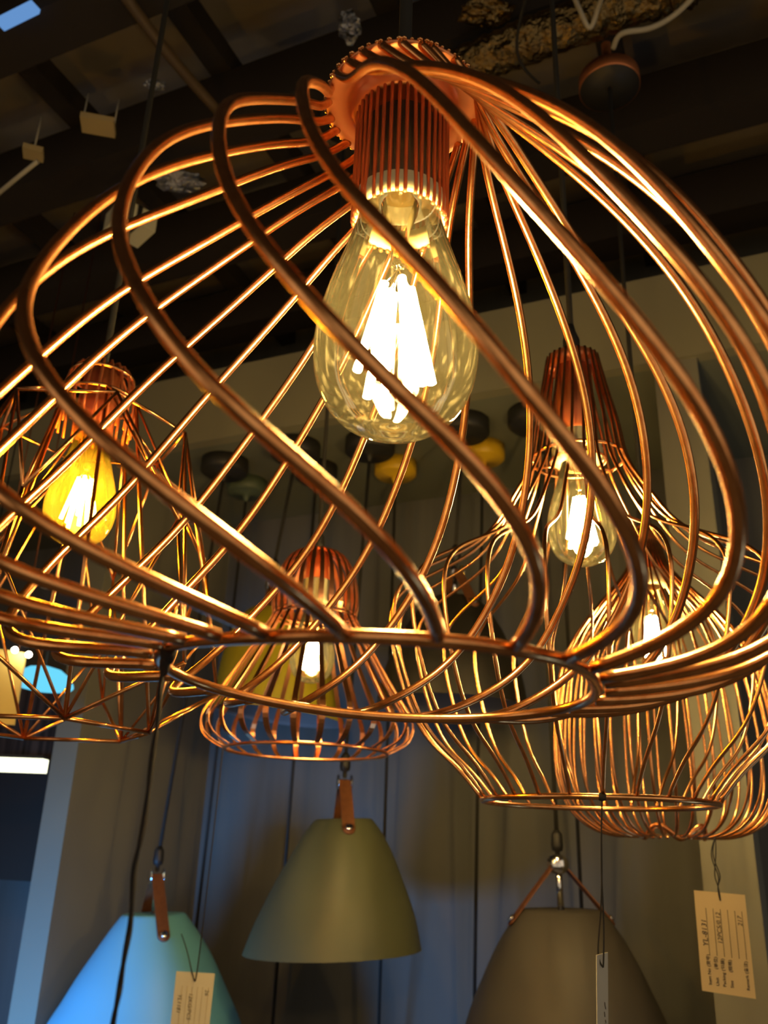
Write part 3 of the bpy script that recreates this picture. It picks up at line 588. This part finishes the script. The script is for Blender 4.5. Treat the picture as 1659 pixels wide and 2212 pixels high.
for fr_, w_, o_ in ((.42, .0025, .022), (.46, .0015, .024), (.50, .003, .021), (.57, .002, .024), (.60, .003, .022), (.66, .002, .012), (.70, .003, .013)):
    p_ = a0+(a1-a0)*fr_+ve*o_+_n*.0004; q = MB(); q.tube([p_, p_+ve*.001+(a1-a0)/np.linalg.norm(a1-a0)*w_], .0003, 5); part(q, 'ink_stroke', M['ink'], root, cd2)
# tag of the blue pendant
Yb = 1.30
TL, TR, BR, BL = aty(381, 2098, Yb), aty(464, 2103, Yb), aty(440, 2330, Yb), aty(356, 2322, Yb)
root = thing('price_tag', 'cream price tag with faint handwriting beside the pale blue pendant', 'price tag', BL, 'price tags')
cd3, nn = card(root, TL, TR, BR, BL, M['paper_white'])
up = (TL-BL)/np.linalg.norm(TL-BL); rt = (TR-TL)/np.linalg.norm(TR-TL); Lw = np.linalg.norm(TR-TL)
for b_ in (.20, .33, .46, .60, .73, .88):
    q = MB(); q.tube([tp(.30, b_), tp(.86, b_)], .00018, 4); part(q, 'ruled_line', M['card'], root, cd3)
put_text('YL1181', Lw*.14, tp(.78, .12)*1.0, -up, rt, root, cd3, shear=.2, name='handwriting')
put_text('12KG/PCS', Lw*.14, tp(.80, .40), -up, rt, root, cd3, shear=.2, name='handwriting')
put_text('26', Lw*.14, tp(.84, .80), -up, rt, root, cd3, shear=.2, name='handwriting')
q = MB(); q.tube(spline(np.array([aty(421, 2120, Yb-.001), aty(426, 2096, Yb), aty(437, 2010, Yb), aty(452, 1880, Yb), aty(470, 1720, Yb), aty(482, 1610, Yb)]), 40), .0009, 6); part(q, 'thread', M['string'], root)
q = MB(); q.tube(spline(np.array([aty(420, 2119, Yb-.001), aty(414, 2098, Yb), aty(404, 2055, Yb+.06), aty(392, 2018, Yb+.2)]), 20), .0009, 6); part(q, 'thread', M['string'], root)
# black thread tied to the ring of the nearest lamp
yr = A_C[1]-.030; 
root = thing('tag_string', 'long twisted black thread tied to the bottom ring of the nearest lamp', 'thread', aty(243, 2300, yr), None)
kp = np.array([(363, 1410), (352, 1445), (345, 1500), (340, 1560), (331, 1620), (322, 1690), (313, 1760), (302, 1820), (291, 1870), (286, 1930), (281, 2000), (272, 2050), (262, 2110), (256, 2150), (246, 2200), (236, 2270)])
for k in range(2):
    pts = [aty(px+(1.8 if k else -1.8)*math.cos(j*1.5), py, yr+.001*math.sin(j*1.5+k*PI)) for j, (px, py) in enumerate(kp)]
    q = MB(); q.tube(spline(np.array(pts), 120), .00065, 8); part(q, 'thread', M['string'], root)
q = MB(); q.sphere(aty(364, 1408, yr), .0026, 12, (1.0, 1, 1.6)); q.sphere(aty(357, 1430, yr), .0018, 10, (1, 1, 2.6)); part(q, 'knot', M['string'], root)

# ------------------------------------------------------------------ clutter under the open ceiling
def tube_thing(name, label, cat, pts, rad, mt, group=None, seg=12, n=30, wob=0):
    q = MB(); S = spline(np.array(pts), n)
    rr = [rad*(1+wob*random.uniform(-1, 1)) for _ in range(n)]; q.tube(S, rr, seg); return solo(q, name, mt, label, cat, group)
tube_thing('foil_duct', 'foil wrapped duct shining gold above the cap of the nearest lamp', 'duct', [atz(960, 165, 1.22), atz(1150, 85, 1.22), atz(1370, 5, 1.24), atz(1500, -40, 1.24)], .034, M['foil'], n=60, wob=.10, seg=18)
def scrap(label, pxy, z, size, mt, seed, squash=(1, .5, .35)):
    random.seed(seed); c = atz(pxy[0], pxy[1], z); q = MB(); rows = []
    n = 12
    for i in range(n+1):
        t = PI*i/n; rows.append([c+size*np.array([math.sin(t)*math.cos(a)*squash[0], math.sin(t)*math.sin(a)*squash[1], math.cos(t)*squash[2]])*random.uniform(.7, 1.25) for a in np.linspace(0, 2*PI, 14, endpoint=False)])
    q.grid(rows, smooth=False); return solo(q, 'foil_scrap', mt, label, 'foil', 'scraps of foil insulation among the joists')
scrap('crumpled gold foil left of the foil duct, above the copper cap', (1050, 30), 1.29, .045, M['foil'], 3)
scrap('small crumpled silver foil scrap catching blue light, upper left', (334, 183), 1.28, .020, M['foil_cool'], 5)
scrap('silvery foil scrap just left of the copper cap plate', (755, 60), 1.28, .030, M['foil_cool'], 6, (.6, 1, .3))
scrap('dull foil scrap behind the swirling wires, left', (385, 390), 1.15, .045, M['foil_cool'], 8)
tube_thing('ceiling_pipe', 'thin brown pipe slanting down from the top edge, left', 'pipe', [atz(262, -20, 1.28), atz(365, 118, 1.28), atz(480, 250, 1.28)], .010, M['pipe'], n=10)
tube_thing('white_cable', 'short pale cable bent in a V near the top edge', 'cable', [atz(1238, -10, 1.2), atz(1256, 30, 1.2), atz(1274, 60, 1.19), atz(1288, 30, 1.2), atz(1302, -10, 1.2)], .0038, M['cable_white'], 'pale cables at the top edge')
tube_thing('white_cable', 'long pale cable drooping to a clamp above the copper canopy', 'cable', [atz(1500, -10, 1.2), atz(1460, 30, 1.19), atz(1400, 62, 1.18), (atz(1345, 72, 1.18)), atz(1325, 104, 1.18)], .0042, M['cable_white'], 'pale cables at the top edge')
tube_thing('thin_dark_cable', 'thin dark cable sagging in a loop beside the foil duct', 'cable', [atz(1140, -20, 1.14), atz(1120, 60, 1.14), atz(1122, 130, 1.13), atz(1165, 180, 1.14)], .0024, M['cord'])
tube_thing('grey_cable', 'grey cable running to the small wooden block at the left edge', 'cable', [atz(-20, 432, 1.1), atz(30, 390, 1.1), atz(82, 348, 1.12)], .0040, M['cable_white'], n=12)
def boxthing(name, label, cat, pxy, z, ext, rot, mt, extra=None):
    c = atz(pxy[0], pxy[1], z); Rz = np.array([[math.cos(rot), -math.sin(rot), 0], [math.sin(rot), math.cos(rot), 0], [0, 0, 1]])
    root = thing(name, label, cat, c-ZX*ext[2]/2)
    q = MB(); q.box(c, ext, Rz); part(q, 'body', mt, root)
    return root, c, Rz
root, c, Rz = boxthing('junction_box', 'ivory electrical junction box with a dark strap round it, behind the swirling wires', 'junction box', (282, 482), 1.13, (.075, .070, .040), .75, M['box'])
q = MB(); q.box(c, (.010, .073, .043), Rz); part(q, 'strap', M['black'], root)
q = MB(); q.tube([c+ZX*.02, c+ZX*.18], .004, 8); part(q, 'hanger_rod', M['wire_dark'], root)
root, c, Rz = boxthing('hanging_tray', 'yellowish cardboard tray hung on strings, upper left', 'tray', (212, 270), 1.24, (.060, .040, .012), .2, M['card'])
for sx in (-1, 1):
    q = MB(); q.tube([c+Rz@np.array([sx*.028, 0, 0]), c+Rz@np.array([sx*.028, 0, .07])], .0015, 6); part(q, 'hanging_string', M['cable_white'], root)
root, c, Rz = boxthing('wooden_block', 'small pale wooden block under a joist at the left edge', 'block', (72, 330), 1.22, (.036, .030, .012), .3, M['card'])
q = MB(); q.tube([c, c+ZX*.09], .0018, 6); part(q, 'hanging_string', M['cable_white'], root)
# ceiling light panel, top left
q = MB(); A4 = [atz(0, 55, 1.55), atz(70, 10, 1.55), atz(80, 20, 1.55), atz(0, 62, 1.55)]
c = atz(38, 34, 1.285); dv = atz(78, 14, 1.285)-atz(2, 52, 1.285); ln = np.linalg.norm(dv); dv /= ln
q.box(c, (ln, .020, .010), np.stack([dv, np.cross(ZX, dv), ZX], 1)); solo(q, 'ceiling_light_slot', emit('cool_slot_glow', (.16, .36, .75), .8), 'pale blue glowing light slot in the ceiling, top left corner', 'ceiling light')

# ------------------------------------------------------------------ things at the left edge
Yl = 1.70
c = aty(30, 1651, Yl); root = thing('linear_light', 'bright white linear light bar at the left edge', 'linear light', c)
a_ = aty(-160, 1646, Yl); b_ = aty(97, 1655, Yl); dv = (b_-a_); ln = np.linalg.norm(dv); dv /= ln; hgt = 28*(Yl/ray(40, 1650)[1])/FPX
nx_ = np.cross(dv, ZX); nx_ /= np.linalg.norm(nx_); uz = np.cross(nx_, dv); Rl = np.stack([dv, nx_, uz], 1)
q = MB(); q.box((a_+b_)/2, (ln, .03, hgt), Rl); part(q, 'diffuser', emit('white_bar_glow', (1.0, 1.0, .72), 2.2), root)
q = MB(); q.box((a_+b_)/2+uz*(hgt*.62), (ln*.99, .034, hgt*.22), Rl); part(q, 'housing', M['black'], root)
for t_ in (.2, .8):
    q = MB(); pz = a_*(1-t_)+b_*t_; q.tube([pz, np.array([pz[0], pz[1], CAMZ+ZS])], .0015, 6); part(q, 'suspension_wire', M['black'], root)
# glowing cyan shade
cc_ = aty(92, 1474, 1.64); root = thing('cyan_lamp_shade', 'flat lamp shade glowing bright cyan, behind the faceted cage', 'pendant lamp', cc_-ZX*.02)
s_ = (1.64/ray(92, 1474)[1])/FPX
roll = .06; A = np.array([[math.cos(roll), 0, math.sin(roll)], [0, 1, 0], [-math.sin(roll), 0, math.cos(roll)]])
q = MB(); q.lathe([(.001, 36*s_), (34*s_, 29*s_), (52*s_, 17*s_), (64*s_, 2*s_), (66*s_, -5*s_), (62*s_, -10*s_), (44*s_, -15*s_), (24*s_, -18*s_), (.001, -19*s_)], 48, cc_, A=A); part(q, 'shade', emit('cyan_glow', (.16, .72, 1.0), 1.0), root)
q = MB(); q.tube([cc_+ZX*.035, np.array([cc_[0], cc_[1], CAMZ+ZS])], .0025, 8); part(q, 'cord', M['cord'], root)
# hanging beige board with two small spotlights
Yq = 1.55
TL, TR, BR, BL = aty(-60, 1393, Yq), aty(56, 1410, Yq), aty(29, 1566, Yq), aty(-80, 1556, Yq)
root = thing('hanging_board', 'yellow beige board hanging at the left edge with small white spotlights on top', 'board', BL)
cd, nn = card(root, TL, TR, BR, BL, M['board'], .006)
for px, py in ((32, 1404), (62, 1414)):
    q = MB(); q.sphere(aty(px, py, Yq-.02), .0055, 12); sp = part(q, 'spotlight', emit('spot_glow', (1, .90, .62), 45.0), root)
for px in (-30, 40):
    q = MB(); b_ = aty(px, 1408, Yq+.003); q.tube([b_, np.array([b_[0], b_[1], CAMZ+1.30])], .0015, 6); part(q, 'suspension_wire', M['wire_dark'], root)
q = MB(); q.box(P(-1.68, TW-.16, .02), (.50, .30, .24), RB); solo(q, 'wall_cabinet', M['beam'], 'dark cabinet on the wall below the white light bar', 'cabinet')
M['wood'] = mat('dark_brown_wood', (.10, .055, .035), .6, vary=((60, 60, 3), (.03, .016, .01), .4, .6))
q = MB(); q.box(P(-1.68, TW-.12, .26), (.50, .22, .22), RB); solo(q, 'wooden_shelf_unit', M['wood'], 'dark brown wooden shelf unit above the cabinet at the left edge', 'shelf')
SC.cycles.use_denoising = True
SC.cycles.caustics_reflective = False; SC.cycles.caustics_refractive = False
SC.cycles.sample_clamp_indirect = 6.0; SC.cycles.max_bounces = 6; SC.cycles.transparent_max_bounces = 12
SC.cycles.use_light_tree = True
